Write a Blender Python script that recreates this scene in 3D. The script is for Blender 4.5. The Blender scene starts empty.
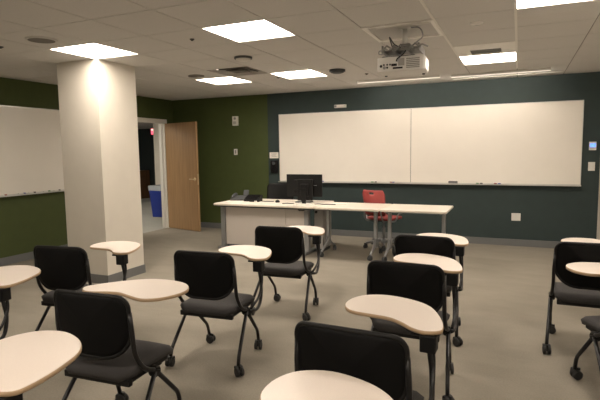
import bpy, bmesh, math, random
from mathutils import Vector, Matrix
random.seed(7)
SC = bpy.context.scene
COL = SC.collection
PI = math.pi

# ------------------------------------------------------------------ camera
CAM_H = 1.5045
yaw, pitch, roll = math.radians(23.997), math.radians(5.708), math.radians(-0.8257)
fwd = Vector((-math.sin(yaw)*math.cos(pitch), math.cos(yaw)*math.cos(pitch), -math.sin(pitch)))
rgt = Vector((math.cos(yaw), math.sin(yaw), 0)); upv = rgt.cross(fwd)
r2 = math.cos(roll)*rgt + math.sin(roll)*upv
u2 = -math.sin(roll)*rgt + math.cos(roll)*upv
cd = bpy.data.cameras.new('camera'); cam = bpy.data.objects.new('camera', cd); COL.objects.link(cam)
cd.sensor_width = 36; cd.lens = 491.36/600*36; cd.clip_start = 0.05; cd.clip_end = 60
M = Matrix((r2, u2, -fwd)).transposed().to_4x4(); M.translation = Vector((0, 0, CAM_H))
cam.matrix_world = M
SC.camera = cam
# ------------------------------------------------------------------ world, exposure
w = bpy.data.worlds.new('world'); SC.world = w; w.use_nodes = True
w.node_tree.nodes['Background'].inputs[0].default_value = (1.0, 0.85, 0.68, 1)
w.node_tree.nodes['Background'].inputs[1].default_value = 0.02
SC.view_settings.view_transform = 'Standard'; SC.view_settings.look = 'None'
SC.view_settings.gamma = 1; SC.view_settings.use_curve_mapping = False
SC.view_settings.exposure = 1.84
PANEL = 8.3                      # brightness of the lit ceiling panels
STRIP = 22.0                     # brightness of the wall-washer lenses that face the board
WARM = (1.0, 0.875, 0.745)

# room numbers
D = 8.158; H = 2.5523; XL = -6.42; XR = 1.06; YB = -3.6
G = 0.6096; GX = -0.053; GY = 3.586

# ------------------------------------------------------------------ materials
MATS = {}
def mat(name, col, rough=0.6, metal=0.0, noise=0.0, scale=40, bump=0.0, emit=None, est=0, coat=0, alpha=None, spec=None):
    if name in MATS: return MATS[name]
    m = bpy.data.materials.new(name); m.use_nodes = True; nt = m.node_tree
    b = nt.nodes['Principled BSDF']
    b.inputs['Base Color'].default_value = (*col, 1); b.inputs['Roughness'].default_value = rough
    b.inputs['Metallic'].default_value = metal
    if spec is not None: b.inputs['Specular IOR Level'].default_value = spec
    if coat: b.inputs['Coat Weight'].default_value = coat
    if noise or bump:
        tc = nt.nodes.new('ShaderNodeTexCoord'); n = nt.nodes.new('ShaderNodeTexNoise')
        n.inputs['Scale'].default_value = scale; n.inputs['Detail'].default_value = 5
        nt.links.new(tc.outputs['Object'], n.inputs['Vector'])
        if noise:
            r = nt.nodes.new('ShaderNodeValToRGB')
            r.color_ramp.elements[0].position = 0.3; r.color_ramp.elements[1].position = 0.7
            r.color_ramp.elements[0].color = (*[c*(1-noise) for c in col], 1)
            r.color_ramp.elements[1].color = (*[min(1, c*(1+noise)) for c in col], 1)
            nt.links.new(n.outputs['Fac'], r.inputs['Fac']); nt.links.new(r.outputs['Color'], b.inputs['Base Color'])
        if bump:
            bp = nt.nodes.new('ShaderNodeBump'); bp.inputs['Strength'].default_value = bump
            bp.inputs['Distance'].default_value = 0.01
            nt.links.new(n.outputs['Fac'], bp.inputs['Height']); nt.links.new(bp.outputs['Normal'], b.inputs['Normal'])
    if emit:
        b.inputs['Emission Color'].default_value = (*emit, 1); b.inputs['Emission Strength'].default_value = est
    if alpha is not None: b.inputs['Alpha'].default_value = alpha
    MATS[name] = m; return m

def carpet_mat(name, col, blotch=0.09):
    m = bpy.data.materials.new(name); m.use_nodes = True; nt = m.node_tree; b = nt.nodes['Principled BSDF']
    b.inputs['Roughness'].default_value = 0.95; b.inputs['Specular IOR Level'].default_value = 0.15
    tc = nt.nodes.new('ShaderNodeTexCoord')
    n1 = nt.nodes.new('ShaderNodeTexNoise'); n1.inputs['Scale'].default_value = 1.6; n1.inputs['Detail'].default_value = 6; n1.inputs['Roughness'].default_value = 0.6
    n2 = nt.nodes.new('ShaderNodeTexNoise'); n2.inputs['Scale'].default_value = 90; n2.inputs['Detail'].default_value = 3
    mp = nt.nodes.new('ShaderNodeMapping'); mp.inputs['Scale'].default_value = (1, 2.2, 1); mp.inputs['Rotation'].default_value = (0, 0, 0.9)
    nt.links.new(tc.outputs['Object'], mp.inputs['Vector']); nt.links.new(mp.outputs['Vector'], n1.inputs['Vector'])
    nt.links.new(tc.outputs['Object'], n2.inputs['Vector'])
    a = nt.nodes.new('ShaderNodeValToRGB'); a.color_ramp.elements[0].position = 0.32; a.color_ramp.elements[1].position = 0.68
    a.color_ramp.elements[0].color = (*[c*(1-blotch) for c in col], 1); a.color_ramp.elements[1].color = (*[c*(1+blotch) for c in col], 1)
    nt.links.new(n1.outputs['Fac'], a.inputs['Fac'])
    k = nt.nodes.new('ShaderNodeMapRange'); k.inputs['To Min'].default_value = 0.8; k.inputs['To Max'].default_value = 1.2
    nt.links.new(n2.outputs['Fac'], k.inputs['Value'])
    mx = nt.nodes.new('ShaderNodeVectorMath'); mx.operation = 'SCALE'
    nt.links.new(a.outputs['Color'], mx.inputs[0]); nt.links.new(k.outputs['Result'], mx.inputs['Scale'])
    nt.links.new(mx.outputs['Vector'], b.inputs['Base Color'])
    bp = nt.nodes.new('ShaderNodeBump'); bp.inputs['Strength'].default_value = 0.4; bp.inputs['Distance'].default_value = 0.004
    nt.links.new(n2.outputs['Fac'], bp.inputs['Height']); nt.links.new(bp.outputs['Normal'], b.inputs['Normal'])
    return m

def wood_mat(name, c1, c2):
    m = bpy.data.materials.new(name); m.use_nodes = True; nt = m.node_tree; b = nt.nodes['Principled BSDF']
    b.inputs['Roughness'].default_value = 0.42
    tc = nt.nodes.new('ShaderNodeTexCoord'); mp = nt.nodes.new('ShaderNodeMapping'); mp.inputs['Scale'].default_value = (14, 14, 0.9)
    n = nt.nodes.new('ShaderNodeTexNoise'); n.inputs['Scale'].default_value = 2; n.inputs['Detail'].default_value = 7
    r = nt.nodes.new('ShaderNodeValToRGB'); r.color_ramp.elements[0].position = 0.3; r.color_ramp.elements[1].position = 0.72
    r.color_ramp.elements[0].color = (*c1, 1); r.color_ramp.elements[1].color = (*c2, 1)
    nt.links.new(tc.outputs['Object'], mp.inputs['Vector']); nt.links.new(mp.outputs['Vector'], n.inputs['Vector'])
    nt.links.new(n.outputs['Fac'], r.inputs['Fac']); nt.links.new(r.outputs['Color'], b.inputs['Base Color'])
    return m

m_floor = carpet_mat('carpet_taupe', (0.262, 0.238, 0.197))
m_hallfloor = carpet_mat('hall_carpet', (0.36, 0.36, 0.33), 0.05)
m_tile = mat('ceiling_tile', (0.63, 0.615, 0.595), 0.9, noise=0.05, scale=160, bump=0.15)
m_tbar = mat('ceiling_tbar', (0.80, 0.78, 0.74), 0.5)
m_gap = mat('ceiling_gap', (0.16, 0.15, 0.135), 0.8)
m_green = mat('green_paint', (0.055, 0.074, 0.018), 0.75, noise=0.05, scale=8)
m_teal = mat('teal_paint', (0.024, 0.041, 0.040), 0.7, noise=0.05, scale=8)
m_cream = mat('cream_paint', (0.60, 0.565, 0.495), 0.7, noise=0.02, scale=6)
m_base = mat('baseboard_grey', (0.145, 0.15, 0.15), 0.55)
m_white = mat('white_frame_paint', (0.72, 0.70, 0.66), 0.4)
m_wb = mat('whiteboard_enamel', (0.80, 0.765, 0.70), 0.28, noise=0.015, scale=3)
m_alu = mat('aluminium', (0.62, 0.62, 0.60), 0.35, 0.9)
m_door = wood_mat('door_wood', (0.33, 0.20, 0.098), (0.43, 0.27, 0.135))
m_brass = mat('brushed_brass', (0.70, 0.58, 0.38), 0.3, 1.0)
m_lam = mat('tablet_laminate', (0.73, 0.655, 0.59), 0.38, noise=0.03, scale=300)
m_band = mat('tablet_edge_tan', (0.44, 0.31, 0.19), 0.5)
m_fab = mat('charcoal_seat_fabric', (0.030, 0.028, 0.028), 0.85, noise=0.25, scale=350, bump=0.2)
m_back = mat('black_back_plastic', (0.004, 0.004, 0.0042), 0.6, noise=0.1, scale=300, spec=0.12)
m_blk = mat('black_steel', (0.008, 0.008, 0.009), 0.35, 0.2)
m_plas = mat('black_plastic', (0.007, 0.007, 0.007), 0.5, spec=0.25)
m_rub = mat('caster_rubber', (0.016, 0.016, 0.016), 0.6)
m_top = mat('table_laminate', (0.74, 0.68, 0.60), 0.35)
m_panel = mat('desk_panel_white', (0.64, 0.59, 0.545), 0.5)
m_gry = mat('grey_steel', (0.33, 0.34, 0.35), 0.4, 0.5)
m_dgry = mat('dark_grey_plastic', (0.06, 0.065, 0.07), 0.5)
m_red = mat('red_plastic', (0.30, 0.045, 0.042), 0.5)
m_wpl = mat('white_plastic', (0.70, 0.68, 0.64), 0.4)
m_proj = mat('projector_shell', (0.60, 0.585, 0.55), 0.4)
m_blue = mat('blue_bin_plastic', (0.012, 0.035, 0.28), 0.45)
m_bag = mat('clear_liner', (0.62, 0.66, 0.72), 0.25, alpha=0.75)
m_lcd = mat('blue_lcd', (0.03, 0.08, 0.6), 0.3, emit=(0.09, 0.2, 1.0), est=0.8)
m_sign = mat('lit_sign_red', (0.6, 0.03, 0.05), 0.4, emit=(1.0, 0.10, 0.16), est=0.5)
m_signw = mat('lit_sign_white', (0.8, 0.7, 0.6), 0.4, emit=(1.0, 0.65, 0.5), est=0.7)
m_lit = mat('lit_diffuser', (0.9, 0.9, 0.9), 0.5, emit=WARM, est=PANEL)
m_hallfill = mat('hall_fill_glow', (0.9, 0.9, 0.9), 0.5, emit=(1.0, 0.9, 0.76), est=5.5)
m_screen = mat('dark_screen', (0.006, 0.006, 0.007), 0.15)
m_paper = mat('paper', (0.78, 0.74, 0.67), 0.8)
m_ink = mat('grey_ink', (0.25, 0.25, 0.25), 0.7)
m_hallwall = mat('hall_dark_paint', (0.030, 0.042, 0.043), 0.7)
m_wood2 = wood_mat('cabinet_wood', (0.16, 0.08, 0.035), (0.22, 0.115, 0.055))

# ------------------------------------------------------------------ mesh helpers
def NB(): return bmesh.new()
def bx(bm, x0, x1, y0, y1, z0, z1, mi=0):
    vs = [bm.verts.new(p) for p in ((x0,y0,z0),(x1,y0,z0),(x1,y1,z0),(x0,y1,z0),(x0,y0,z1),(x1,y0,z1),(x1,y1,z1),(x0,y1,z1))]
    for f in ((0,3,2,1),(4,5,6,7),(0,1,5,4),(1,2,6,5),(2,3,7,6),(3,0,4,7)):
        fc = bm.faces.new([vs[i] for i in f]); fc.material_index = mi
    return vs
def bbx(bm, x0, x1, y0, y1, z0, z1, r=0.004, mi=0, seg=2):
    t = NB(); bx(t, x0, x1, y0, y1, z0, z1, mi)
    bmesh.ops.bevel(t, geom=t.edges[:], offset=r, segments=seg, affect='EDGES', profile=0.5)
    merge(bm, t)
def merge(bm, t, mtx=None):
    if mtx: bmesh.ops.transform(t, matrix=mtx, verts=t.verts[:])
    vm = {v: bm.verts.new(v.co) for v in t.verts}
    for f in t.faces:
        try: n = bm.faces.new([vm[v] for v in f.verts]); n.material_index = f.material_index; n.smooth = f.smooth
        except ValueError: pass
    t.free()
def fillet(pts, r, n=5):
    pts = [Vector(p) for p in pts]; out = [pts[0]]
    for i in range(1, len(pts)-1):
        a, b, c = pts[i-1], pts[i], pts[i+1]
        d1, d2 = (a-b), (c-b); rr = min(r, d1.length*0.45, d2.length*0.45)
        p, q = b + d1.normalized()*rr, b + d2.normalized()*rr
        for k in range(n+1):
            t = k/n; out.append((1-t)**2*p + 2*t*(1-t)*b + t*t*q)
    out.append(pts[-1]); return out
def tube(bm, pts, r, seg=10, mi=0, fr=0.0, cap=True):
    P = fillet(pts, fr) if fr else [Vector(p) for p in pts]
    rings = []; T0 = (P[1]-P[0]).normalized()
    N = T0.orthogonal().normalized()
    for i, p in enumerate(P):
        T = ((P[min(i+1, len(P)-1)]-p).normalized() + (p-P[max(i-1, 0)]).normalized()).normalized()
        N = (N - T*N.dot(T)).normalized(); B = T.cross(N)
        rr = r[i] if isinstance(r, (list, tuple)) else r
        rings.append([bm.verts.new(p + rr*(math.cos(a)*N + math.sin(a)*B)) for a in [2*PI*k/seg for k in range(seg)]])
    for a, b in zip(rings, rings[1:]):
        for k in range(seg):
            f = bm.faces.new((a[k], a[(k+1) % seg], b[(k+1) % seg], b[k])); f.smooth = True; f.material_index = mi
    if cap:
        for rg, fl in ((rings[0], True), (rings[-1], False)):
            f = bm.faces.new(rg[::-1] if fl else rg); f.material_index = mi
def lathe(bm, prof, c=(0,0,0), axis='z', seg=24, mi=0, smooth=True):
    rings = []
    for (r, h) in prof:
        ring = []
        for k in range(seg):
            a = 2*PI*k/seg; x, y = r*math.cos(a), r*math.sin(a)
            p = {'z': (x, y, h), 'x': (h, x, y), 'y': (y, h, x)}[axis]
            ring.append(bm.verts.new((c[0]+p[0], c[1]+p[1], c[2]+p[2])))
        rings.append(ring)
    for a, b in zip(rings, rings[1:]):
        for k in range(seg):
            f = bm.faces.new((a[k], a[(k+1) % seg], b[(k+1) % seg], b[k])); f.smooth = smooth; f.material_index = mi
    for rg, fl in ((rings[0], True), (rings[-1], False)):
        f = bm.faces.new(rg[::-1] if fl else rg); f.material_index = mi
def rrect(x0, x1, y0, y1, r, n=6):
    rs = r if isinstance(r, (list, tuple)) else [r]*4      # corners: (x1,y1),(x0,y1),(x0,y0),(x1,y0)
    cs = [(x1, y1, 0, -1, -1), (x0, y1, PI/2, 1, -1), (x0, y0, PI, 1, 1), (x1, y0, 1.5*PI, -1, 1)]
    out = []
    for (cx, cy, a0, sx, sy), q in zip(cs, rs):
        for k in range(n+1):
            a = a0 + PI/2*k/n; out.append((cx + sx*q + q*math.cos(a), cy + sy*q + q*math.sin(a)))
    return out
def prism(bm, outl, z0, z1, bev=0.0, mi=0, mside=None, seg=2, inset=None):
    """solid from a counter-clockwise outline; the rim is rounded by shrinking rings"""
    n = len(outl); cx = sum(p[0] for p in outl)/n; cy = sum(p[1] for p in outl)/n
    nor = []
    for i in range(n):
        a, b = Vector(outl[i-1]), Vector(outl[(i+1) % n]); d = (b-a).normalized(); nor.append(Vector((d.y, -d.x)))
    def ring(off, z): return [bm.verts.new((outl[i][0]-nor[i].x*off, outl[i][1]-nor[i].y*off, z)) for i in range(n)]
    lv = []
    if bev:
        for k in range(seg+1):
            a = PI/2*k/seg; lv.append((bev*(1-math.sin(a)), z0 + bev*(1-math.cos(a))))
        for k in range(seg+1):
            a = PI/2*k/seg; lv.append((bev*(1-math.cos(a)), z1 - bev*(1-math.sin(a))))
    else: lv = [(0, z0), (0, z1)]
    rings = [ring(o, z) for o, z in lv]
    ms = mi if mside is None else mside
    for a, b in zip(rings, rings[1:]):
        for k in range(n):
            f = bm.faces.new((a[k], a[(k+1) % n], b[(k+1) % n], b[k])); f.smooth = bool(bev); f.material_index = ms
    f = bm.faces.new(rings[0][::-1]); f.material_index = ms
    f = bm.faces.new(rings[-1]); f.material_index = mi
def spline(pts, n=5):
    out = []; L = len(pts)
    for i in range(L):
        p0, p1, p2, p3 = [Vector(pts[(i+k-1) % L]) for k in range(4)]
        for k in range(n):
            t = k/n
            out.append(tuple(0.5*((2*p1) + (p2-p0)*t + (2*p0-5*p1+4*p2-p3)*t*t + (3*p1-p0-3*p2+p3)*t**3)))
    return out
def area(o): return 0.5*sum(o[i-1][0]*o[i][1]-o[i][0]*o[i-1][1] for i in range(len(o)))

def obj(name, bm, mats, parent=None, loc=None, rz=0):
    me = bpy.data.meshes.new(name); bmesh.ops.recalc_face_normals(bm, faces=bm.faces[:]); bm.to_mesh(me); bm.free()
    for m in (mats if isinstance(mats, (list, tuple)) else [mats]): me.materials.append(m)
    o = bpy.data.objects.new(name, me); COL.objects.link(o)
    if parent: o.parent = parent
    if loc: o.location = loc
    if rz: o.rotation_euler.z = rz
    return o
def tag(o, label=None, cat=None, group=None, kind=None):
    if label: o['label'] = label
    if cat: o['category'] = cat
    if group: o['group'] = group
    if kind: o['kind'] = kind
    return o
def thing(name, label, cat, loc=(0,0,0), rz=0, group=None):
    o = bpy.data.objects.new(name, None); COL.objects.link(o); o.location = loc; o.rotation_euler.z = rz
    return tag(o, label, cat, group)
def kids(o): return [c for c in list(COL.objects) if c.parent == o]
def copy_tree(o, parent=None):
    c = o.copy(); COL.objects.link(c)
    if parent: c.parent = parent
    for ch in kids(o): copy_tree(ch, c)
    return c
def struct(name, bm, mats): return tag(obj(name, bm, mats), kind='structure')

# ------------------------------------------------------------------ room shell
DY0, DY1, DH = 6.95, 7.88, 2.10          # doorway in the left wall
HX = XL - 0.12; HH = 2.32
b = NB(); bx(b, XL-0.02, XR, YB, D, -0.1, 0); struct('floor', b, m_floor)
b = NB(); bx(b, -13.0, XL-0.02, 4.0, 14.0, -0.1, 0); tag(obj('floor_hall', b, m_hallfloor), kind='structure')
# front wall: green left of the seam, teal right of it
SEAM = -4.262
b = NB(); bx(b, HX, SEAM, D, D+0.15, 0, H+0.2); struct('wall_front_green', b, m_green)
b = NB(); bx(b, SEAM, XR+0.15, D, D+0.15, 0, H+0.2); struct('wall_front_teal', b, m_teal)
b = NB(); bx(b, HX, XL, YB, DY0, 0, H+0.2); bx(b, HX, XL, DY1, D, 0, H+0.2); bx(b, HX, XL, DY0, DY1, DH, H+0.2)
struct('wall_left', b, m_green)
b = NB(); bx(b, XR, XR+0.15, YB, D, 0, H+0.2); struct('wall_right', b, m_cream)
b = NB(); bx(b, HX, XR+0.15, YB-0.15, YB, 0, H+0.2); struct('wall_back', b, m_cream)
# baseboards
BH = 0.105
b = NB(); bx(b, XL+0.012, XR, D-0.012, D, 0, BH); struct('baseboard_front', b, m_base)
b = NB(); bx(b, XL, XL+0.012, YB, DY0-0.07, 0, BH); bx(b, XL, XL+0.012, DY1+0.07, D, 0, BH); struct('baseboard_left', b, m_base)
b = NB(); bx(b, XR-0.012, XR, YB, D-0.012, 0, BH); struct('baseboard_right', b, m_base)
# pillar
PX0, PX1, PY0, PY1 = -4.911, -4.296, 4.172, 4.773
b = NB(); bx(b, PX0, PX1, PY0, PY1, 0, H+0.02); struct('wall_pillar', b, m_cream)
b = NB()
bx(b, PX0-0.01, PX1+0.01, PY0-0.01, PY0, 0, BH); bx(b, PX0-0.01, PX1+0.01, PY1, PY1+0.01, 0, BH)
bx(b, PX0-0.01, PX0, PY0, PY1, 0, BH); bx(b, PX1, PX1+0.01, PY0, PY1, 0, BH)
struct('baseboard_pillar', b, m_base)
# door lining and casing
b = NB()
bx(b, HX-0.01, XL+0.015, DY1-0.02, DY1, 0, DH); bx(b, HX-0.01, XL+0.015, DY0, DY0+0.02, 0, DH); bx(b, HX-0.01, XL+0.015, DY0, DY1, DH-0.02, DH)
bx(b, XL, XL+0.018, DY1, DY1+0.06, 0, DH+0.06); bx(b, XL, XL+0.018, DY0-0.06, DY0, 0, DH+0.06); bx(b, XL, XL+0.018, DY0, DY1, DH, DH+0.06)
bx(b, HX+0.06, HX+0.075, DY1-0.04, DY1-0.02, 0, DH-0.02)
struct('trim_1', b, m_white)
# door leaf, swung open into the room
dl = thing('door_1', 'open wooden door', 'door', (XL+0.03, DY1+0.005, 0), math.radians(-14))
del dl['label']; del dl['category']; dl['kind'] = 'structure'
b = NB(); bbx(b, 0.0, 0.915, -0.022, 0.022, 0.012, 2.075, 0.002); obj('door_leaf', b, m_door, dl)
b = NB()
for s in (-1, 1):
    lathe(b, [(0.032, 0.022*s), (0.032, 0.030*s), (0.012, 0.032*s), (0.012, 0.055*s)], (0.85, 0, 1.0), 'y')
    tube(b, [(0.85, 0.055*s, 1.0), (0.83, 0.066*s, 1.0), (0.74, 0.066*s, 1.0)], 0.010, fr=0.01)
obj('door_handle', b, m_brass, dl)
b = NB(); bx(b, 0.9149, 0.9165, -0.012, 0.012, 0.90, 1.10); obj('lock_plate', b, m_brass, dl)
for z in (0.25, 1.05, 1.85):
    b = NB(); lathe(b, [(0.007, z-0.05), (0.007, z+0.05)], (-0.006, 0.0, 0), 'z', 10); obj('hinge', b, m_alu, dl)

# ------------------------------------------------------------------ ceiling
def cell(i, j): return GX+i*G, GX+(i+1)*G, GY+j*G, GY+(j+1)*G
LIGHTS = [(-7, 0), (-4, 0), (0, 0), (-7, 4), (-5, 4), (-1, 4), (-7, -6), (-4, -6), (0, -6), (-4, -10), (0, -10)]  # negative rows are unseen panels added as fill light
VENT = (-6, 3); SLOTV = (-1, 3); PPL = (-2, 1)
skip = set(LIGHTS) | {VENT, SLOTV, PPL}
b = NB(); g = 0.0045; LO = 0.010
for i in range(-11, 2):
    for j in range(-12, 8):
        x0, x1, y0, y1 = cell(i, j)
        x0 = max(x0, XL); x1 = min(x1, XR); y0 = max(y0, YB); y1 = min(y1, D)
        if x1-x0 < 0.02 or y1-y0 < 0.02: continue
        if (i, j) in skip: continue
        ex0 = g if x0 > XL else 0; ey1 = g if y1 < D else 0
        bx(b, x0+ex0, x1-g, y0+g, y1-ey1, H, H+0.018, 0)
# backing above the tiles, its dark colour paints shade into the seams
for i in range(-11, 2):
    for j in range(-12, 8):
        x0, x1, y0, y1 = cell(i, j)
        x0 = max(x0, XL); x1 = min(x1, XR); y0 = max(y0, YB); y1 = min(y1, D)
        if x1-x0 < 0.02 or y1-y0 < 0.02 or (i, j) in skip: continue
        vs = [b.verts.new(p) for p in ((x0,y0,H+0.006),(x0,y1,H+0.006),(x1,y1,H+0.006),(x1,y0,H+0.006))]
        f = b.faces.new(vs); f.material_index = 1
struct('ceiling', b, [m_tile, m_gap])
b = NB(); bx(b, HX, XR+0.15, YB-0.1, D+0.1, H+0.20, H+0.30); struct('ceiling_deck', b, m_gap)
# pale strips on two grid lines, light along the seams put into colour
for n, (x, y0, y1) in enumerate([(GX-G, GY-2*G, GY+5*G), (GX, GY-2*G, GY+6*G)]):
    b = NB(); bx(b, x-0.010, x+0.010, y0, y1, H-0.005, H+0.004); tag(obj('trim_%d' % (n+2), b, m_tbar), kind='structure')

def panel_light(i, j, label):
    x0, x1, y0, y1 = cell(i, j); cx, cy = (x0+x1)/2, (y0+y1)/2; h = G/2
    t = thing('ceiling_light', label, 'ceiling light', (cx, cy, H), 0, 'square ceiling lights')
    b = NB(); e = h-0.001; q = h-0.008
    for (a0, a1, c0, c1) in ((-e, e, -e, -q), (-e, e, q, e), (-e, -q, -q, q), (q, e, -q, q)):
        bx(b, a0, a1, c0, c1, -0.003, 0.035)
    obj('frame', b, m_white, t)
    b = NB(); bx(b, -q, q, -q, q, 0.022, 0.032); obj('diffuser', b, m_lit, t)
LL = {(-7,0): 'lit square ceiling light touching the top of the cream pillar', (-4,0): 'large lit square ceiling light between the pillar and the projector',
      (0,0): 'lit square ceiling light cut by the top edge, right of the projector', (-7,4): 'small lit square ceiling light above the open wooden door',
      (-5,4): 'lit square ceiling light nearest the green and teal wall seam', (-1,4): 'lit ceiling light beside a slotted panel, above the long whiteboard'}
for (i, j) in LIGHTS:
    panel_light(i, j, LL.get((i, j), 'unseen fill light panel added over the rear part of the classroom'))

def cell_thing(ij, name, label, cat):
    x0, x1, y0, y1 = cell(*ij); return thing(name, label, cat, ((x0+x1)/2, (y0+y1)/2, H))
# square air diffuser
t = cell_thing(VENT, 'ceiling_vent', 'grey square ceiling air diffuser with stepped centre above the front row', 'ceiling vent')
h = G/2-0.003
b = NB()
for k, (q, z) in enumerate(((h, 0.0), (0.20, 0.004), (0.13, -0.004))):
    q2 = q - (0.05 if k == 0 else 0.035)
    o = [(-q,-q),(q,-q),(q,q),(-q,q)]; p = [(-q2,-q2),(q2,-q2),(q2,q2),(-q2,q2)]
    A = [b.verts.new((x, y, z)) for x, y in o]; B = [b.verts.new((x, y, z+0.03)) for x, y in p]
    for m_ in range(4): b.faces.new((A[m_], B[m_], B[(m_+1) % 4], A[(m_+1) % 4]))
obj('vane', b, mat('vent_grey', (0.33, 0.315, 0.29), 0.6), t)
b = NB(); bx(b, -0.09, 0.09, -0.09, 0.09, 0.0, 0.006); obj('centre_plate', b, mat('vent_dark', (0.12, 0.11, 0.10), 0.6), t)
b = NB(); bx(b, -h, h, -h, h, 0.05, 0.06); obj('duct_box', b, m_gap, t)
# light panel with slot grille
t = cell_thing(SLOTV, 'slot_vent', 'pale ceiling panel with a dark slotted grille behind the far light', 'ceiling vent')
b = NB(); s0, s1, c0, c1 = -0.155, 0.155, -0.02, 0.25
for a in ((-h, s0, -h, h), (s1, h, -h, h), (s0, s1, -h, c0), (s0, s1, c1, h)): bx(b, *a, -0.002, 0.012)
obj('panel', b, mat('panel_white', (0.84, 0.82, 0.78), 0.4), t)
b = NB(); bx(b, s0, s1, c0, c1, 0.03, 0.04); obj('grille_back', b, m_gap, t)
for k in range(5):
    y = c0+0.03+k*0.05
    b = NB(); tt = NB(); bx(tt, s0, s1, -0.002, 0.002, -0.014, 0.014); merge(b, tt, Matrix.Translation((0, y, 0.014)) @ Matrix.Rotation(0.6, 4, 'X'))
    obj('louvre', b, m_ink, t)

def round_thing(name, label, cat, x, y, r, col, rim, depth=0.012, dome=False):
    t = thing(name, label, cat, (x, y, H))
    b = NB(); lathe(b, [(r, 0.0), (r, -depth), (r*0.86, -depth-0.002), (r*0.86, -0.001)], (0,0,0), 'z', 32); obj('rim', b, rim, t)
    b = NB()
    if dome: lathe(b, [(r*0.84, -depth), (r*0.78, -depth-0.012), (r*0.5, -depth-0.022), (r*0.12, -depth-0.026)], (0,0,0), 'z', 28)
    else: lathe(b, [(r*0.85, -depth+0.001), (r*0.85, -depth-0.001)], (0,0,0), 'z', 32, smooth=False)
    obj('cover', b, col, t); return t
m_spk = mat('speaker_grille', (0.14, 0.125, 0.11), 0.7, noise=0.4, scale=250)
m_spk2 = mat('speaker_grille_dark', (0.20, 0.185, 0.165), 0.7, noise=0.3, scale=250)
round_thing('ceiling_speaker', 'round grey ceiling speaker grille left of the pillar', 'speaker', -4.015, 3.265, 0.135, m_spk, m_tile)
round_thing('ceiling_speaker', 'round grey ceiling speaker grille beside the square air vent', 'speaker', -4.08, 5.72, 0.11, m_spk, m_spk2)
round_thing('smoke_detector', 'round ceiling detector with dark rim and pale dome near the big light', 'detector', -2.835, 4.87, 0.10, m_wpl, m_dgry, 0.02, True)
round_thing('smoke_detector', 'dark round ceiling detector left of the projector', 'detector', -2.20, 6.2, 0.105, m_dgry, m_dgry, 0.026, True)
def sprinkler(x, y, label, col, r):
    t = thing('sprinkler_head', label, 'sprinkler', (x, y, H))
    b = NB(); lathe(b, [(r, 0.0), (r*0.95, -0.006), (0.012, -0.012), (0.010, -0.022)], (0,0,0), 'z', 20); obj('escutcheon', b, col, t)
    b = NB(); lathe(b, [(0.02, -0.022), (0.02, -0.025)], (0,0,0), 'z', 14); obj('deflector', b, m_alu, t)
sprinkler(-0.355, 4.5, 'white round sprinkler cover in a tile right of the projector', mat('bright_cover', (0.85, 0.83, 0.8), 0.3), 0.055)
sprinkler(-2.803, 3.885, 'small dark sprinkler head between the two large left lights', m_dgry, 0.022)
sprinkler(-4.63, 3.30, 'small dark ceiling sprinkler at the far left edge', m_dgry, 0.03)
sprinkler(-3.16, 6.40, 'tiny sprinkler head between the two small far lights', m_spk, 0.025)
sprinkler(-1.95, 6.70, 'tiny sprinkler head in front of the long strip fixture', m_spk, 0.025)
# linear wall washers
for (x0, x1, y, lb) in ((-2.29, -1.06, 7.36, 'long pale strip fixture on the ceiling beyond the projector'), (-0.92, 0.36, 7.44, 'long pale strip fixture on the ceiling above the right board half')):
    t = thing('strip_fixture', lb, 'ceiling fixture', ((x0+x1)/2, y, H), 0, 'ceiling strip fixtures'); L = (x1-x0)/2
    b = NB(); bbx(b, -L, L, -0.035, 0.035, -0.03, 0.0, 0.004); obj('housing', b, m_wpl, t)
    b = NB(); bx(b, -L+0.01, L-0.01, 0.0352, 0.0375, -0.024, -0.006)
    b2 = NB(); bx(b2, -L+0.005, L-0.005, -0.030, 0.030, -0.033, -0.0301); obj('cover', b2, mat('strip_cover', (0.8, 0.78, 0.72), 0.4, emit=WARM, est=0.26), t)
    obj('lens', b, mat('lit_wallwasher_lens', (0.9, 0.9, 0.9), 0.4, emit=WARM, est=STRIP), t)
t = thing('ceiling_slot_vent', 'thin dark linear slot in the ceiling along the teal wall', 'ceiling vent', (-0.21, 7.88, H))
b = NB(); bx(b, -0.74, 0.74, -0.025, -0.012, -0.006, 0); bx(b, -0.74, 0.74, 0.012, 0.025, -0.006, 0); obj('frame', b, m_tbar, t)
b = NB(); bx(b, -0.74, 0.74, -0.012, 0.012, -0.003, 0); obj('slot', b, m_dgry, t)

# ------------------------------------------------------------------ projector
x0, x1, y0, y1 = cell(*PPL)
t = thing('projector_mount', 'grey ceiling projector mount with plate, pole and dangling cables', 'projector mount', ((x0+x1)/2, (y0+y1)/2, H))
b = NB(); bx(b, -h+0.02, h-0.02, -h+0.02, h-0.02, 0.004, 0.014); obj('ceiling_plate', b, m_tile, t)
b = NB(); q = h-0.03
for a in ((-h, h, -h, -q), (-h, h, q, h), (-h, -q, -q, q), (q, h, -q, q)): bx(b, *a, -0.010, 0.006)
obj('plate_frame', b, mat('bright_frame', (0.85, 0.83, 0.79), 0.4), t)
b = NB(); bx(b, -0.20, 0.26, -0.225, -0.195, -0.004, 0.004); obj('cross_bar', b, m_wpl, t)
px, py = -0.92-(x0+x1)/2, 4.33-(y0+y1)/2
b = NB(); bbx(b, px-0.05, px+0.05, py-0.03, py+0.03, -0.025, 0.0, 0.003); lathe(b, [(0.022, -0.17), (0.022, -0.02)], (px, py, 0), 'z', 16); obj('pole', b, m_alu, t)
b = NB()
bbx(b, px-0.20, px+0.13, py-0.02, py+0.22, -0.196, -0.186, 0.003); bbx(b, px-0.10, px+0.11, py+0.02, py+0.18, -0.176, -0.168, 0.003)
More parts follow.
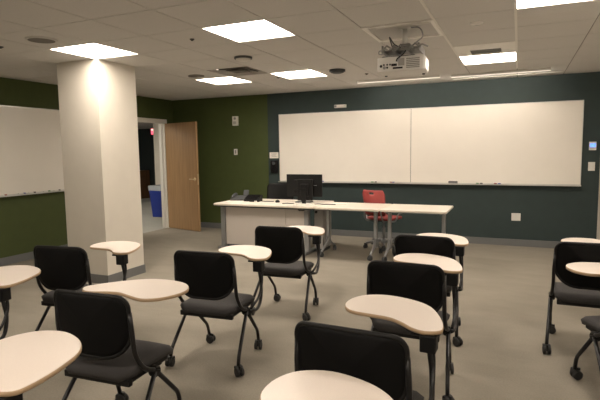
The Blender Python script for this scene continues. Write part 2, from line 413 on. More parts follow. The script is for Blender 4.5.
for sx in (-0.19, -0.09, 0.03, 0.12):
    bbx(b, px+sx-0.008, px+sx+0.008, py-0.03, py+0.23, -0.214, -0.150, 0.003)
for q in range(6):
    a_ = -0.19+q*0.06; tube(b, [(px+a_, py-0.025, -0.19), (px+a_+0.04, py-0.03, -0.155-0.012*(q % 2)), (px+a_+0.09, py-0.02, -0.19)], 0.008, 8)
bbx(b, px-0.03, px+0.05, py-0.03, py+0.05, -0.205, -0.15, 0.004)
obj('bracket', b, mat('bracket_grey', (0.26, 0.26, 0.25), 0.4, 0.6), t)
def cable(pts, r, name='cable', m=None, parent=t):
    b = NB(); tube(b, pts, r, 8, fr=0.06); return obj(name, b, m or m_dgry, parent)
cable([(px+0.03, py, -0.015), (px+0.13, py-0.01, -0.02), (px+0.16, py, -0.10), (px+0.06, py-0.01, -0.17), (px-0.03, py-0.02, -0.24), (px-0.06, py-0.015, -0.295)], 0.006, m=m_gry)
cable([(px-0.10, py, -0.19), (px-0.14, py-0.02, -0.06), (px-0.09, py-0.02, -0.15), (px-0.02, py, -0.18), (px+0.06, py+0.02, -0.16)], 0.005)
cable([(px+0.02, py-0.01, -0.18), (px+0.0, py-0.03, -0.23), (px-0.06, py-0.03, -0.27), (px-0.07, py-0.02, -0.29)], 0.006, m=m_plas)
cable([(px-0.18, py+0.06, -0.185), (px-0.24, py+0.05, -0.17), (px-0.26, py+0.1, -0.20), (px-0.20, py+0.12, -0.19)], 0.005, m=m_gry)
P = thing('projector', 'white ceiling projector with vents and ports hanging before the board', 'projector', (-0.975, 4.51, 2.188), math.radians(3))
b = NB(); bbx(b, -0.205, 0.205, -0.14, 0.14, 0.0, 0.128, 0.012, seg=3); obj('body', b, m_proj, P)
b = NB(); bbx(b, 0.198, 0.212, -0.11, 0.11, 0.012, 0.116, 0.004); obj('side_panel', b, m_wpl, P)
b = NB(); lathe(b, [(0.045, 0.13), (0.05, 0.155), (0.04, 0.156)], (-0.08, 0, 0.066), 'y', 24); obj('lens', b, m_dgry, P)
b = NB(); bx(b, 0.05, 0.165, -0.1425, -0.139, 0.022, 0.112); obj('vent_grille', b, mat('proj_vent', (0.22, 0.21, 0.19), 0.6), P)
b = NB(); bx(b, -0.02, 0.035, -0.1425, -0.139, 0.045, 0.11); obj('vent_grille', b, mat('proj_vent2', (0.30, 0.285, 0.26), 0.6), P)
b = NB()
for r_ in range(6):
    bx(b, 0.05, 0.165, -0.145, -0.141, 0.03+r_*0.015, 0.035+r_*0.015)
obj('grille_bar', b, m_proj, P)
for (a, z, s, m_) in ((-0.17, 0.05, 0.012, m_plas), (-0.14, 0.035, 0.014, m_ink), (-0.145, 0.06, 0.009, m_dgry), (-0.115, 0.035, 0.009, m_plas), (-0.115, 0.06, 0.008, m_plas), (-0.09, 0.06, 0.009, m_dgry)):
    b = NB(); lathe(b, [(s, -0.143), (s, -0.139)], (a, 0, z), 'y', 12); obj('port', b, m_, P)
for (a0, a1, z0, z1) in ((-0.078, -0.03, 0.045, 0.065), (-0.02, 0.02, 0.02, 0.035), (-0.065, -0.02, 0.02, 0.035)):
    b = NB(); bx(b, a0, a1, -0.146, -0.139, z0, z1); obj('socket', b, m_plas, P)
b = NB(); bbx(b, -0.17, 0.12, -0.1, 0.08, 0.1285, 0.140, 0.004); obj('mount_plate', b, m_dgry, P)
for sx in (-0.17, 0.17):
    b = NB(); lathe(b, [(0.012, -0.01), (0.014, 0.002)], (sx, 0.1, 0), 'z', 12); obj('foot', b, m_dgry, P)

# ------------------------------------------------------------------ whiteboards
WX0, WX1, WZ0, WZ1 = -4.025, 0.8294, 0.9502, 2.170
t = thing('whiteboard', 'long two-panel whiteboard mounted on the dark teal front wall', 'whiteboard', (0, 0, 0))
mid = (WX0+WX1)/2 - 0.03
for a0, a1 in ((WX0, mid-0.0005), (mid+0.0005, WX1)):
    b = NB(); bx(b, a0+0.008, a1-(0.008 if a1 == WX1 else 0), D-0.020, D-0.002, WZ0+0.01, WZ1-0.008); obj('board_panel', b, m_wb, t)
b = NB()
bx(b, WX0, WX1, D-0.026, D-0.001, WZ1-0.010, WZ1); bx(b, WX0, WX0+0.010, D-0.026, D-0.001, WZ0, WZ1); bx(b, WX1-0.010, WX1, D-0.026, D-0.001, WZ0, WZ1); bx(b, WX0, WX1, D-0.026, D-0.001, WZ0, WZ0+0.012)
obj('frame', b, m_alu, t)
b = NB(); bx(b, WX0, WX1, D-0.085, D-0.001, WZ0-0.012, WZ0); bx(b, WX0, WX1, D-0.089, D-0.085, WZ0-0.012, WZ0+0.008); obj('marker_tray', b, m_alu, t)
LX = XL
t = thing('whiteboard', 'long whiteboard on the green left wall behind the pillar', 'whiteboard')
LZ0, LZ1, LY0, LY1 = 0.9539, 2.1744, 1.3, 5.95
b = NB(); bx(b, LX+0.002, LX+0.020, LY0+0.01, LY1-0.01, LZ0+0.01, LZ1-0.01); obj('board_panel', b, m_wb, t)
b = NB(); bx(b, LX+0.001, LX+0.026, LY0, LY1, LZ1-0.010, LZ1); bx(b, LX+0.001, LX+0.026, LY0, LY1, LZ0, LZ0+0.012); bx(b, LX+0.001, LX+0.026, LY0, LY0+0.01, LZ0, LZ1); bx(b, LX+0.001, LX+0.026, LY1-0.01, LY1, LZ0, LZ1)
obj('frame', b, m_alu, t)
b = NB(); bx(b, LX+0.001, LX+0.085, LY0, LY1, LZ0-0.012, LZ0); bx(b, LX+0.085, LX+0.089, LY0, LY1, LZ0-0.012, LZ0+0.008); obj('marker_tray', b, m_alu, t)

MK = {'black': m_plas, 'red': m_red, 'green': mat('marker_green', (0.03, 0.22, 0.06), 0.5), 'blue': mat('marker_blue', (0.03, 0.06, 0.35), 0.5)}
def marker(x, y, z, rz, col, label, group):
    t = thing('marker', label, 'marker', (x, y, z), rz, group)
    b = NB(); lathe(b, [(0.0085, -0.055), (0.009, -0.05), (0.009, 0.025)], (0,0,0), 'x', 10); obj('barrel', b, m_wpl, t)
    b = NB(); lathe(b, [(0.0098, 0.022), (0.0098, 0.055), (0.006, 0.062)], (0,0,0), 'x', 10); obj('cap', b, MK[col], t)
zz = WZ0+0.0105
names = ['black', 'red', 'blue', 'green']
for k, x in enumerate([-3.40, -3.25, -3.12, -2.30, -2.16, -1.98, -1.86, -0.62, -0.48, -0.36, -0.22]):
    c = names[k % 4]
    marker(x, D-0.05, zz, 0.0 if k % 2 else PI, c, 'white marker with %s cap lying in the tray of the front whiteboard' % c, 'markers on the front whiteboard tray')
for k, y in enumerate([3.80, 3.98, 4.25, 4.42, 4.70, 4.86, 5.10, 5.28, 3.55]):
    c = ['black', 'green', 'black', 'red', 'blue', 'black', 'green', 'black', 'red'][k]
    marker(LX+0.05, y, LZ0+0.0105, PI/2, c, 'white marker with %s cap in the tray of the left wall whiteboard' % c, 'markers on the left whiteboard tray')
t = thing('board_eraser', 'dark felt eraser in the tray under the long whiteboard', 'eraser', (-0.945, D-0.05, WZ0+0.001), 0)
b = NB(); bbx(b, -0.07, 0.07, -0.022, 0.022, 0.0, 0.022, 0.003); obj('felt', b, m_ink, t)
b = NB(); bbx(b, -0.068, 0.068, -0.023, 0.023, 0.022, 0.04, 0.004); obj('grip', b, m_dgry, t)

# ------------------------------------------------------------------ wall fittings
def wall_box(name, label, cat, x0, x1, z0, z1, dep=0.012, m=None, sub=None):
    cx, cz = (x0+x1)/2, (z0+z1)/2
    t = thing(name, label, cat, (cx, D, cz)); b = NB(); bbx(b, x0-cx, x1-cx, -dep, -0.0005, z0-cz, z1-cz, 0.003); obj('plate', b, m or m_wpl, t)
    return t
t = wall_box('thermostat', 'white thermostat with blue lit screen above the light switch', 'thermostat', 0.915, 1.005, 1.455, 1.575, 0.03)
b = NB(); bx(b, -0.035, 0.035, -0.032, -0.029, -0.015, 0.035); obj('screen', b, m_lcd, t)
t = wall_box('light_switch', 'white light switch plate below the thermostat', 'light switch', 0.915, 1.000, 1.160, 1.285)
b = NB(); bbx(b, -0.016, 0.016, -0.019, -0.011, -0.033, 0.033, 0.002); obj('rocker', b, m_white, t)
t = wall_box('wall_outlet', 'white double outlet plate low on the teal wall', 'outlet', -0.079, 0.049, 0.393, 0.508)
for a in (-0.03, 0.03):
    b = NB(); bx(b, a-0.017, a+0.017, -0.0135, -0.011, -0.035, 0.035); obj('socket', b, m_white, t)
t = wall_box('wall_sensor', 'small white sensor bar on the wall above the whiteboard', 'sensor', -2.935, -2.73, 2.235, 2.285, 0.06)
b = NB(); bx(b, -0.104, -0.06, -0.062, -0.02, -0.018, 0.018); obj('end_cap', b, m_ink, t)
t = wall_box('wall_speaker', 'small white alarm box high on the green wall', 'alarm', -4.995, -4.885, 2.00, 2.175, 0.05)
b = NB(); bx(b, -0.035, 0.03, -0.053, -0.049, -0.065, -0.01); obj('lens', b, mat('pale_grey_lens', (0.42, 0.41, 0.39), 0.3), t)
b = NB(); lathe(b, [(0.025, -0.054), (0.022, -0.049)], (0.005, 0, 0.045), 'y', 16); obj('grille', b, m_ink, t)
t = wall_box('light_switch', 'white switch plate on the green wall left of the teal seam', 'light switch', -5.0, -4.925, 1.445, 1.56)
b = NB(); bbx(b, -0.014, 0.014, -0.018, -0.011, -0.033, 0.033, 0.002); obj('rocker', b, m_ink, t)
t = wall_box('wall_notice', 'small cream instruction card above the wall phone', 'notice', -4.235, -4.05, 1.375, 1.485, 0.006, m_paper)
b = NB()
for k in range(4): bx(b, -0.06+0.01*(k % 2), 0.06-0.015*(k % 3), -0.0075, -0.0055, 0.028-k*0.018, 0.033-k*0.018)
obj('printed_lines', b, m_ink, t)
t = thing('wall_phone', 'black wall-mounted telephone beside the whiteboard under the card', 'telephone', (-4.13, D, 1.225))
b = NB(); bbx(b, -0.07, 0.07, -0.045, -0.001, -0.12, 0.11, 0.008); obj('base', b, m_plas, t)
b = NB(); lathe(b, [(0.030, -0.064), (0.028, -0.048)], (0.0, 0, 0.06), 'y', 18); obj('dial', b, m_dgry, t)
b = NB(); tube(b, [(-0.042, -0.05, 0.10), (-0.042, -0.07, 0.09), (-0.042, -0.075, 0.0), (-0.042, -0.07, -0.08), (-0.042, -0.05, -0.095)], 0.016, fr=0.03); obj('handset', b, m_plas, t)

# ------------------------------------------------------------------ hall beyond the door
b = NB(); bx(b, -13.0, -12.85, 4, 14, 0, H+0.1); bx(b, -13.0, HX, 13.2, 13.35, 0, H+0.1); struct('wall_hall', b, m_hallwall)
b = NB(); bx(b, -8.18, HX, 9.62, 9.80, 0, H+0.1); struct('wall_hall_cream', b, m_cream)
b = NB(); bx(b, HX-0.15, HX, D+0.15, 9.62, 0, H+0.1); struct('wall_hall_side', b, m_cream)
b = NB(); bx(b, -13.0, HX, 4, 4.15, 0, H+0.1); struct('wall_hall_end', b, m_cream)
b = NB(); bx(b, -13.0, HX, 4, 13.4, HH, HH+0.1); struct('ceiling_hall', b, m_tile)
for k, (x, y) in enumerate(((-7.35, 6.75), (-8.6, 7.9), (-10.6, 9.6), (-8.6, 5.2))):  # out-of-view panels added to brighten the hall and door jamb
    t = thing('ceiling_light', 'unseen fill light panel added to brighten the hall beyond the door', 'ceiling light', (x, y, HH), 0, 'added hall fill lights')
    b = NB(); bx(b, -0.3, 0.3, -0.3, 0.3, -0.012, 0.0); obj('diffuser', b, m_hallfill, t)
t = thing('recycling_bin', 'blue recycling bin with a clear liner seen through the doorway', 'bin', (-7.79, 9.34, 0), 0.1)
b = NB()
o0, o1 = rrect(-0.13, 0.13, -0.2, 0.2, 0.03), rrect(-0.185, 0.185, -0.24, 0.24, 0.03)
A = [b.verts.new((x, y, 0.0)) for x, y in o0]; B = [b.verts.new((x, y, 0.70)) for x, y in o1]; n = len(A)
Ci = [b.verts.new((x*0.95, y*0.95, 0.70)) for x, y in o1]; Di = [b.verts.new((x*0.93, y*0.93, 0.02)) for x, y in o0]
for k in range(n):
    for u, v in ((A, B), (B, Ci), (Ci, Di)): b.faces.new((u[k], u[(k+1) % n], v[(k+1) % n], v[k]))
b.faces.new(A[::-1]); b.faces.new(Di)
obj('body', b, m_blue, t)
b = NB()
A = [b.verts.new((x*1.02, y*1.02, 0.62+0.012*random.random())) for x, y in o1]; B = [b.verts.new((x*1.03, y*1.03, 0.73+0.015*random.random())) for x, y in o1]; Ci = [b.verts.new((x*0.93, y*0.93, 0.66)) for x, y in o1]
for k in range(n):
    for u, v in ((A, B), (B, Ci)): b.faces.new((u[k], u[(k+1) % n], v[(k+1) % n], v[k]))
obj('liner', b, m_bag, t)
t = thing('exit_sign', 'small red lit sign hanging in the hall past the doorway', 'sign', (-8.86, 10.50, 2.05), 0.4)
b = NB(); bbx(b, -0.11, 0.15, -0.02, 0.02, -0.055, 0.10, 0.006); obj('housing', b, m_sign, t)
b = NB(); bx(b, -0.10, 0.14, -0.024, -0.019, 0.055, 0.082); obj('light_band', b, m_signw, t)
b = NB(); lathe(b, [(0.012, 0.09), (0.012, HH-2.05)], (0.02, 0, 0), 'z', 10); obj('stem', b, m_wpl, t)
t = thing('wood_cabinet', 'brown wooden cabinet standing far down the hall', 'cabinet', (-11.55, 12.9, 0))
b = NB(); bbx(b, -0.5, 0.16, -0.22, 0.22, 0.0, 0.93, 0.005); obj('body', b, m_wood2, t)
b = NB(); bbx(b, -0.47, -0.17, -0.235, -0.221, 0.05, 0.88, 0.003); obj('door', b, m_wood2, t)
b = NB(); bbx(b, -0.16, 0.14, -0.235, -0.221, 0.05, 0.88, 0.003); obj('door', b, m_wood2, t)

# ------------------------------------------------------------------ tables and instructor desk
TZ = 0.72
def caster(parent, x, y, m_w=m_dgry, r=0.03, zt=0.075, rz=0.0, w=0.02):
    b = NB(); mt = Matrix.Translation((x, y, 0)) @ Matrix.Rotation(rz, 4, 'Z')
    tt = NB()
    for s in (-1, 1): lathe(tt, [(r*0.75, s*0.006), (r, s*0.009), (r, s*w), (r*0.7, s*(w+0.003))], (0, -0.012, r+0.0005), 'x', 18)
    merge(b, tt, mt); c = obj('caster', b, m_w, parent)
    b = NB(); tt = NB(); bbx(tt, -0.0055, 0.0055, -0.035, 0.012, r, zt-0.006, 0.002)
    pts = [(-0.034, r), (-0.030, r+0.018), (-0.012, r+0.034), (0.012, r+0.036), (0.016, r+0.01)]
    lathe(tt, [(0.009, r+0.01), (0.009, zt+0.004)], (0, 0.004, 0), 'z', 10)
    for s in (-1, 1):
        A = [tt.verts.new((s*0.001, y_, z_)) for y_, z_ in pts]; B = [tt.verts.new((s*(w+0.001), y_, z_+0.002)) for y_, z_ in pts]
        for k in range(4): tt.faces.new((A[k], A[k+1], B[k+1], B[k]))
    merge(b, tt, mt); obj('hood', b, m_w, c)
    return c
def nest_table(x0, x1, yc, dep, la, lb, label):
    cx = (x0+x1)/2; t = thing('table', label, 'table', (cx, yc, 0), 0, 'white tables in front of the board')
    b = NB(); prism(b, rrect(x0-cx, x1-cx, -dep/2, dep/2, 0.03), TZ-0.028, TZ, 0.004); obj('tabletop', b, m_top, t)
    for lx in (la, lb):
        a = lx-cx
        b = NB(); prism(b, rrect(a-0.024, a+0.024, -0.03, 0.03, 0.012), 0.13, TZ-0.06, 0.0)
        bbx(b, a-0.03, a+0.03, -0.2, 0.2, TZ-0.062, TZ-0.0285, 0.004)
        for s in (-1, 1):
            tube(b, [(a, 0.0, 0.26), (a, s*0.10, 0.15), (a, s*0.27, 0.082)], [0.026, 0.02, 0.015], 12)
        lg = obj('leg', b, m_gry, t)
        for s in (-1, 1): caster(lg, a, s*0.262, m_dgry, 0.034, 0.082, 0.5*s)
    b = NB(); bbx(b, la-cx, lb-cx, 0.05, 0.09, TZ-0.09, TZ-0.05, 0.004); obj('stretcher', b, m_gry, t)
    return t
YT = 6.665
nest_table(-2.594, -1.664, YT, 0.74, -2.52, -1.81, 'white rolling table between the instructor desk and its twin table')
nest_table(-1.658, -0.805, YT, 0.74, -1.61, -0.885, 'white rolling table at the free right end of the desk row')

DX0, DX1 = -4.27, -2.600
t = thing('instructor_desk', 'long white instructor desk with grey legs and white front panel', 'desk', ((DX0+DX1)/2, 6.75, 0)); cx = (DX0+DX1)/2
b = NB(); prism(b, rrect(DX0-cx, DX1-cx, -0.455, 0.42, 0.04), TZ-0.025, TZ+0.004, 0.004); obj('desktop', b, m_top, t)
b = NB(); bx(b, DX0-cx+0.05, DX1-cx-0.03, -0.40, 0.38, TZ-0.05, TZ-0.0255); obj('under_frame', b, m_dgry, t)
for a0, a1 in ((-4.19, -3.155), (-3.148, -2.835)):
    b = NB(); bbx(b, a0-cx, a1-cx, -0.215, -0.19, 0.06, TZ-0.051, 0.003); obj('front_panel', b, m_panel, t)
b = NB(); bx(b, -4.18-cx, -2.84-cx, -0.205, -0.195, 0.0, 0.06); obj('kick_plate', b, m_dgry, t)
for lx in (-4.228, -2.80):
    a = lx-cx; b = NB(); bbx(b, a-0.035, a+0.035, -0.25, -0.17, 0.03, TZ-0.051, 0.004); bbx(b, a-0.035, a+0.035, -0.36, 0.32, 0.006, 0.04, 0.006)
    bbx(b, a-0.03, a+0.03, 0.2, 0.27, 0.03, TZ-0.051, 0.004); obj('leg', b, m_gry, t)
b = NB(); bbx(b, -2.755-cx, -2.615-cx, -0.05, 0.30, 0.05, TZ-0.051, 0.004); sp = obj('side_cabinet', b, mat('grey_panel', (0.36, 0.35, 0.335), 0.5), t)
b = NB(); lathe(b, [(0.018, -0.068), (0.018, -0.05)], (-2.72-cx, 0, 0.60), 'y', 12); obj('lock', b, m_plas, sp)
b = NB(); bx(b, -2.74-cx, -2.63-cx, -0.03, 0.28, 0.0, 0.05); obj('plinth', b, m_dgry, sp)
b = NB(); tube(b, [(-2.88-cx, -0.35, TZ-0.055), (-2.86-cx, -0.36, TZ-0.065), (-2.80-cx, -0.36, TZ-0.065), (-2.78-cx, -0.35, TZ-0.055)], 0.008, 8); obj('latch', b, m_plas, t)
DZ = TZ+0.004

# monitors (their backs face the class)
def monitor(name, label, x, y, w, z0, z1, rz, base_m, neck=True):
    t = thing(name, label, 'monitor', (x, y, DZ), rz)
    b = NB(); bbx(b, -w/2, w/2, -0.012, 0.018, z0, z1, 0.006); obj('screen_shell', b, m_plas, t)
    b = NB(); bx(b, -w/2+0.012, w/2-0.012, 0.018, 0.0195, z0+0.012, z1-0.012); obj('screen', b, m_screen, t)
    zc = (z0+z1)/2
    b = NB(); bbx(b, -w*0.27, w*0.27, -0.045, -0.011, zc-0.10, zc+0.09, 0.012); obj('back_cover', b, m_plas, t)
    b = NB(); bbx(b, -0.03, 0.03, -0.060, -0.045, 0.012, zc+0.03, 0.004); obj('neck', b, m_plas, t)
    b = NB(); prism(b, rrect(-0.12, 0.12, -0.11, 0.09, 0.03), 0.0, 0.014, 0.003); obj('base', b, base_m, t)
    return t
mo = monitor('monitor', 'wide black monitor seen from behind on the instructor desk', -2.98, 6.86, 0.585, 0.085, 0.425, 0.0, m_dgry)
b = NB(); bx(b, 0.16, 0.21, -0.0135, -0.0115, 0.255, 0.262); obj('badge', b, m_alu, mo)
mo = monitor('touch_monitor', 'small square black monitor standing before the wide one', -2.855, 6.60, 0.235, 0.055, 0.365, 0.06, m_wpl)
# cables and small things on the desk
b = NB(); tube(b, [(0, 0, 0.006), (0.06, 0.03, 0.008), (0.14, 0.0, 0.006), (0.22, 0.04, 0.006), (0.32, 0.02, 0.006)], 0.006, 8, fr=0.04)
tag(obj('cable', b, m_plas, None, (-2.71, 6.60, DZ)), 'black cable lying on the desk right of the monitors', 'cable')
b = NB(); tube(b, [(0, 0, 0.006), (-0.05, -0.05, 0.007), (-0.10, 0.0, 0.006), (-0.16, -0.06, 0.006)], 0.006, 8, fr=0.03)
tag(obj('cable', b, m_plas, None, (-3.04, 6.60, DZ)), 'short black cable lying left of the small monitor', 'cable')
b = NB(); prism(b, rrect(-0.14, 0.14, -0.1, 0.1, 0.004), 0.0, 0.004)
tag(obj('paper_sheet', b, m_paper, None, (-2.42, 6.80, TZ), 0.2), 'pale loose paper on the desk right of the wide monitor', 'paper')
t = thing('computer_mouse', 'black computer mouse on the desk left of the monitors', 'mouse', (-3.37, 6.72, DZ), 0.5)
b = NB(); lathe(b, [(0.034, 0.0), (0.036, 0.012), (0.028, 0.028), (0.01, 0.036)], (0, 0, 0), 'z', 18); o = obj('shell', b, m_plas, t); o.scale = (1, 1.6, 1)
b = NB(); lathe(b, [(0.007, -0.004), (0.007, 0.004)], (0, 0.03, 0.033), 'x', 10); obj('wheel', b, m_dgry, t)
# control panel wedge
t = thing('control_console', 'black wedge-shaped touch panel on the left half of the desk', 'control panel', (-3.80, 6.72, DZ), 0.10)
b = NB(); prof = [(-0.07, 0.0), (0.09, 0.0), (0.11, 0.095), (0.095, 0.10), (-0.07, 0.03)]
A = [b.verts.new((-0.13, y_, z_)) for y_, z_ in prof]; B = [b.verts.new((0.12, y_, z_)) for y_, z_ in prof]
for k in range(5): b.faces.new((A[k], A[(k+1) % 5], B[(k+1) % 5], B[k]))
b.faces.new(A[::-1]); b.faces.new(B); obj('body', b, m_plas, t)
b = NB(); A = [b.verts.new(p) for p in ((-0.11, -0.058, 0.0385), (0.10, -0.058, 0.0385), (0.10, 0.083, 0.0985), (-0.11, 0.083, 0.0985))]; b.faces.new(A)
r_ = bmesh.ops.extrude_face_region(b, geom=b.faces[:]); bmesh.ops.translate(b, vec=(0, -0.0008, 0.0016), verts=[v for v in r_['geom'] if isinstance(v, bmesh.types.BMVert)])
obj('screen', b, m_screen, t)
b = NB(); bbx(b, 0.06, 0.10, -0.095, -0.071, 0.0, 0.02, 0.003); obj('label_tab', b, m_wpl, t)
b = NB(); tube(b, [(0.13, 0.02, 0.006), (0.22, 0.0, 0.006), (0.34, 0.03, 0.006)], 0.005, 8); obj('cord', b, m_plas, t)
# desk phone
t = thing('desk_phone', 'grey desk telephone with raised display at the desk left end', 'telephone', (-4.10, 6.86, DZ), 0.1)
b = NB(); prof = [(-0.10, 0.0), (0.10, 0.0), (0.10, 0.07), (-0.10, 0.025)]
A = [b.verts.new((-0.15, y_, z_)) for y_, z_ in prof]; B = [b.verts.new((0.08, y_, z_)) for y_, z_ in prof]
for k in range(4): b.faces.new((A[k], A[(k+1) % 4], B[(k+1) % 4], B[k]))
b.faces.new(A[::-1]); b.faces.new(B); obj('base', b, m_dgry, t)
b = NB(); tube(b, [(-0.115, -0.10, 0.05), (-0.115, -0.06, 0.075), (-0.115, 0.05, 0.098), (-0.115, 0.09, 0.085)], 0.018, fr=0.03); obj('handset', b, m_dgry, t)
b = NB(); tt = NB(); bbx(tt, -0.045, 0.045, -0.008, 0.008, 0, 0.10, 0.003); merge(b, tt, Matrix.Translation((0.05, 0.08, 0.06)) @ Matrix.Rotation(-0.3, 4, 'X')); obj('display', b, m_dgry, t)
b = NB(); prism(b, rrect(-0.17, 0.17, -0.12, 0.12, 0.004), 0.0, 0.006)
tag(obj('paper_sheet', b, m_paper, None, (-3.98, 6.57, DZ), 0.2), 'pale paper pad in front of the desk telephone', 'paper')

# ------------------------------------------------------------------ swivel chairs behind the desks
def swivel(name, label, x, y, rz, col, base_m, seat_z, bw, bh, perf):
    t = thing(name, label, 'chair', (x, y, 0), rz)
    # local: the user faces +y
    b = NB(); N = 5
    lathe(b, [(0.045, 0.075), (0.05, 0.085), (0.05, 0.12), (0.03, 0.14)], (0,0,0), 'z', 20)
    for k in range(N):
        a = 2*PI*k/N+0.3; tube(b, [(0.03*math.cos(a), 0.03*math.sin(a), 0.11), (0.16*math.cos(a), 0.16*math.sin(a), 0.105), (0.29*math.cos(a), 0.29*math.sin(a), 0.085)], [0.024, 0.021, 0.016], 10)
    bs = obj('star_base', b, base_m, t)
    for k in range(N):
        a = 2*PI*k/N+0.3; caster(bs, 0.285*math.cos(a), 0.285*math.sin(a), m_dgry, 0.028, 0.085, a+0.6)
    b = NB(); lathe(b, [(0.026, 0.13), (0.026, seat_z-0.16), (0.018, seat_z-0.155), (0.018, seat_z-0.05)], (0,0,0), 'z', 16); obj('gas_column', b, base_m, t)
    b = NB(); bbx(b, -0.10, 0.10, -0.12, 0.10, seat_z-0.06, seat_z-0.025, 0.006); obj('mechanism', b, m_dgry, t)
    b = NB(); prism(b, rrect(-0.225, 0.225, -0.20, 0.24, 0.11), seat_z-0.024, seat_z+0.012, 0.014); obj('seat', b, col, t)
    b = NB()
    for s in (-1, 1): tube(b, [(s*0.10, -0.08, seat_z-0.045), (s*0.16, -0.26, seat_z-0.03), (s*0.15, -0.30, seat_z+0.10), (s*0.14, -0.30, seat_z+0.20)], 0.012, fr=0.06)
    tube(b, [(-0.145, -0.30, seat_z+0.16), (0.145, -0.30, seat_z+0.16)], 0.012); tube(b, [(-0.11, -0.10, seat_z-0.043), (0.11, -0.10, seat_z-0.043)], 0.012)
    obj('back_frame', b, base_m, t)
    # curved back panel with a hand slot
    b = NB(); U, V = 18, 12; z0, z1 = seat_z+0.05, seat_z+bh; Q = {}
    def shape(u, v):
        hw = bw/2*(1-0.06*(1-v)) ; e = 0.0
        if v > 0.8: e = (v-0.8)/0.2; hw *= 1-0.16*e*e
        if v < 0.15: e = (0.15-v)/0.15; hw *= 1-0.12*e*e
        x_ = u*hw; y_ = -0.30+0.05*u*u - 0.07*(v-0.4)
        return Vector((x_, y_, z0+(z1-z0)*v))
    for side in (0, 1):
        for i in range(U+1):
            for j in range(V+1):
                p = shape(-1+2*i/U, j/V); Q[side, i, j] = b.verts.new(p + Vector((0, 0.012*side, 0)))
    def hole(i, j): return perf and j == V-2 and 7 <= i <= 10
    for i in range(U):
        for j in range(V):
            if hole(i, j): continue
            b.faces.new((Q[0,i,j], Q[0,i+1,j], Q[0,i+1,j+1], Q[0,i,j+1])).smooth = True
            b.faces.new((Q[1,i,j], Q[1,i,j+1], Q[1,i+1,j+1], Q[1,i+1,j])).smooth = True
            for (di, dj, e) in ((-1, 0, ((0,0),(0,1))), (1, 0, ((1,0),(1,1))), (0, -1, ((0,0),(1,0))), (0, 1, ((0,1),(1,1)))):
                ni, nj = i+di, j+dj
                if not (0 <= ni < U and 0 <= nj < V) or hole(ni, nj):
                    (a, c), (d_, f_) = e; b.faces.new((Q[0,i+a,j+c], Q[0,i+d_,j+f_], Q[1,i+d_,j+f_], Q[1,i+a,j+c]))
    bk = obj('backrest', b, col, t)
    return t, bk
red, bk = swivel('red_task_chair', 'red plastic swivel chair with grey star base behind the white tables', -1.87, 7.36, math.radians(-20), m_red, m_gry, 0.47, 0.40, 0.44, True)
b = NB(); bx(b, 0.05, 0.115, -0.312, -0.306, 0.585, 0.63); obj('tag', b, m_paper, bk)
for s in (-1, 1):
    b = NB(); tube(b, [(s*0.14, -0.10, 0.43), (s*0.27, -0.08, 0.43), (s*0.285, -0.05, 0.55), (s*0.285, 0.12, 0.56)], 0.011, fr=0.06); obj('arm', b, m_gry, red)
swivel('office_chair', 'black office chair tucked behind the instructor desk left of monitors', -3.70, 7.20, math.radians(176), m_plas, m_dgry, 0.50, 0.54, 0.46, False)

# ------------------------------------------------------------------ tablet-arm chairs
S0 = (0.22, 0.255)
TAB = [(-.39,.08),(-.44,.105),(-.48,.17),(-.485,.27),(-.44,.36),(-.33,.41),(-.18,.385),(-.07,.31),(.01,.17),(.05,.05),(.045,-.005),(-.01,-.035),(-.07,-.02),(-.14,.035),(-.21,.07),(-.30,.075)]
def rot2(q, a): a = math.radians(a); return (q[0]*math.cos(a)-q[1]*math.sin(a), q[0]*math.sin(a)+q[1]*math.cos(a))
def seat_mesh():
    b = NB(); U, V = 14, 14; Q = {}
    def prof(v):      # v 0 rear .. 1 front: y, z
        y_ = -0.20+0.43*v; z_ = 0.446 + 0.006*math.sin(PI*v)
        if v > 0.75: e = (v-0.75)/0.25; z_ -= 0.035*e*e
        if v < 0.12: e = (0.12-v)/0.12; z_ -= 0.012*e*e
        return y_, z_
    for s, off in ((1, 0.0), (0, -0.052)):
        for i in range(U+1):
            for j in range(V+1):
                u = -1+2*i/U; v = j/V; y_, z_ = prof(v)
                hw = 0.221; e = max(0, abs(v-0.5)-0.34)/0.16; hw *= math.sqrt(max(0.0, 1-0.46*e*e)) if v < 0.5 else math.sqrt(max(0.0, 1-0.38*e*e))
                k = 1.0 if s else 0.965
                edge = max(abs(u), abs(2*v-1)); dz = -0.018*max(0, (edge-0.8)/0.2)**2 if s else 0.006*max(0, (edge-0.8)/0.2)**2
                yy = y_ + (0.02*(1-u*u) if v > 0.5 else -0.0)*max(0, (v-0.5)*2)
                Q[s, i, j] = b.verts.new((u*hw*k, (yy-0.02)*k+0.02, z_+off*(1 if s == 0 else 0)+dz))
    for i in range(U):
        for j in range(V):
            b.faces.new((Q[1,i,j], Q[1,i+1,j], Q[1,i+1,j+1], Q[1,i,j+1])).smooth = True
            b.faces.new((Q[0,i,j], Q[0,i,j+1], Q[0,i+1,j+1], Q[0,i+1,j])).smooth = True
    for i in range(U):
        for j in (0, V): b.faces.new((Q[0,i,j], Q[0,i+1,j], Q[1,i+1,j], Q[1,i,j])).smooth = True
    for j in range(V):
        for i in (0, U): b.faces.new((Q[0,i,j], Q[0,i,j+1], Q[1,i,j+1], Q[1,i,j])).smooth = True
    return b
def back_y(x, z):
    # sides wrap forward, the top leans back
    return -0.225 - 0.10*(z-0.66) + 0.075*(x/0.24)**2*0.75
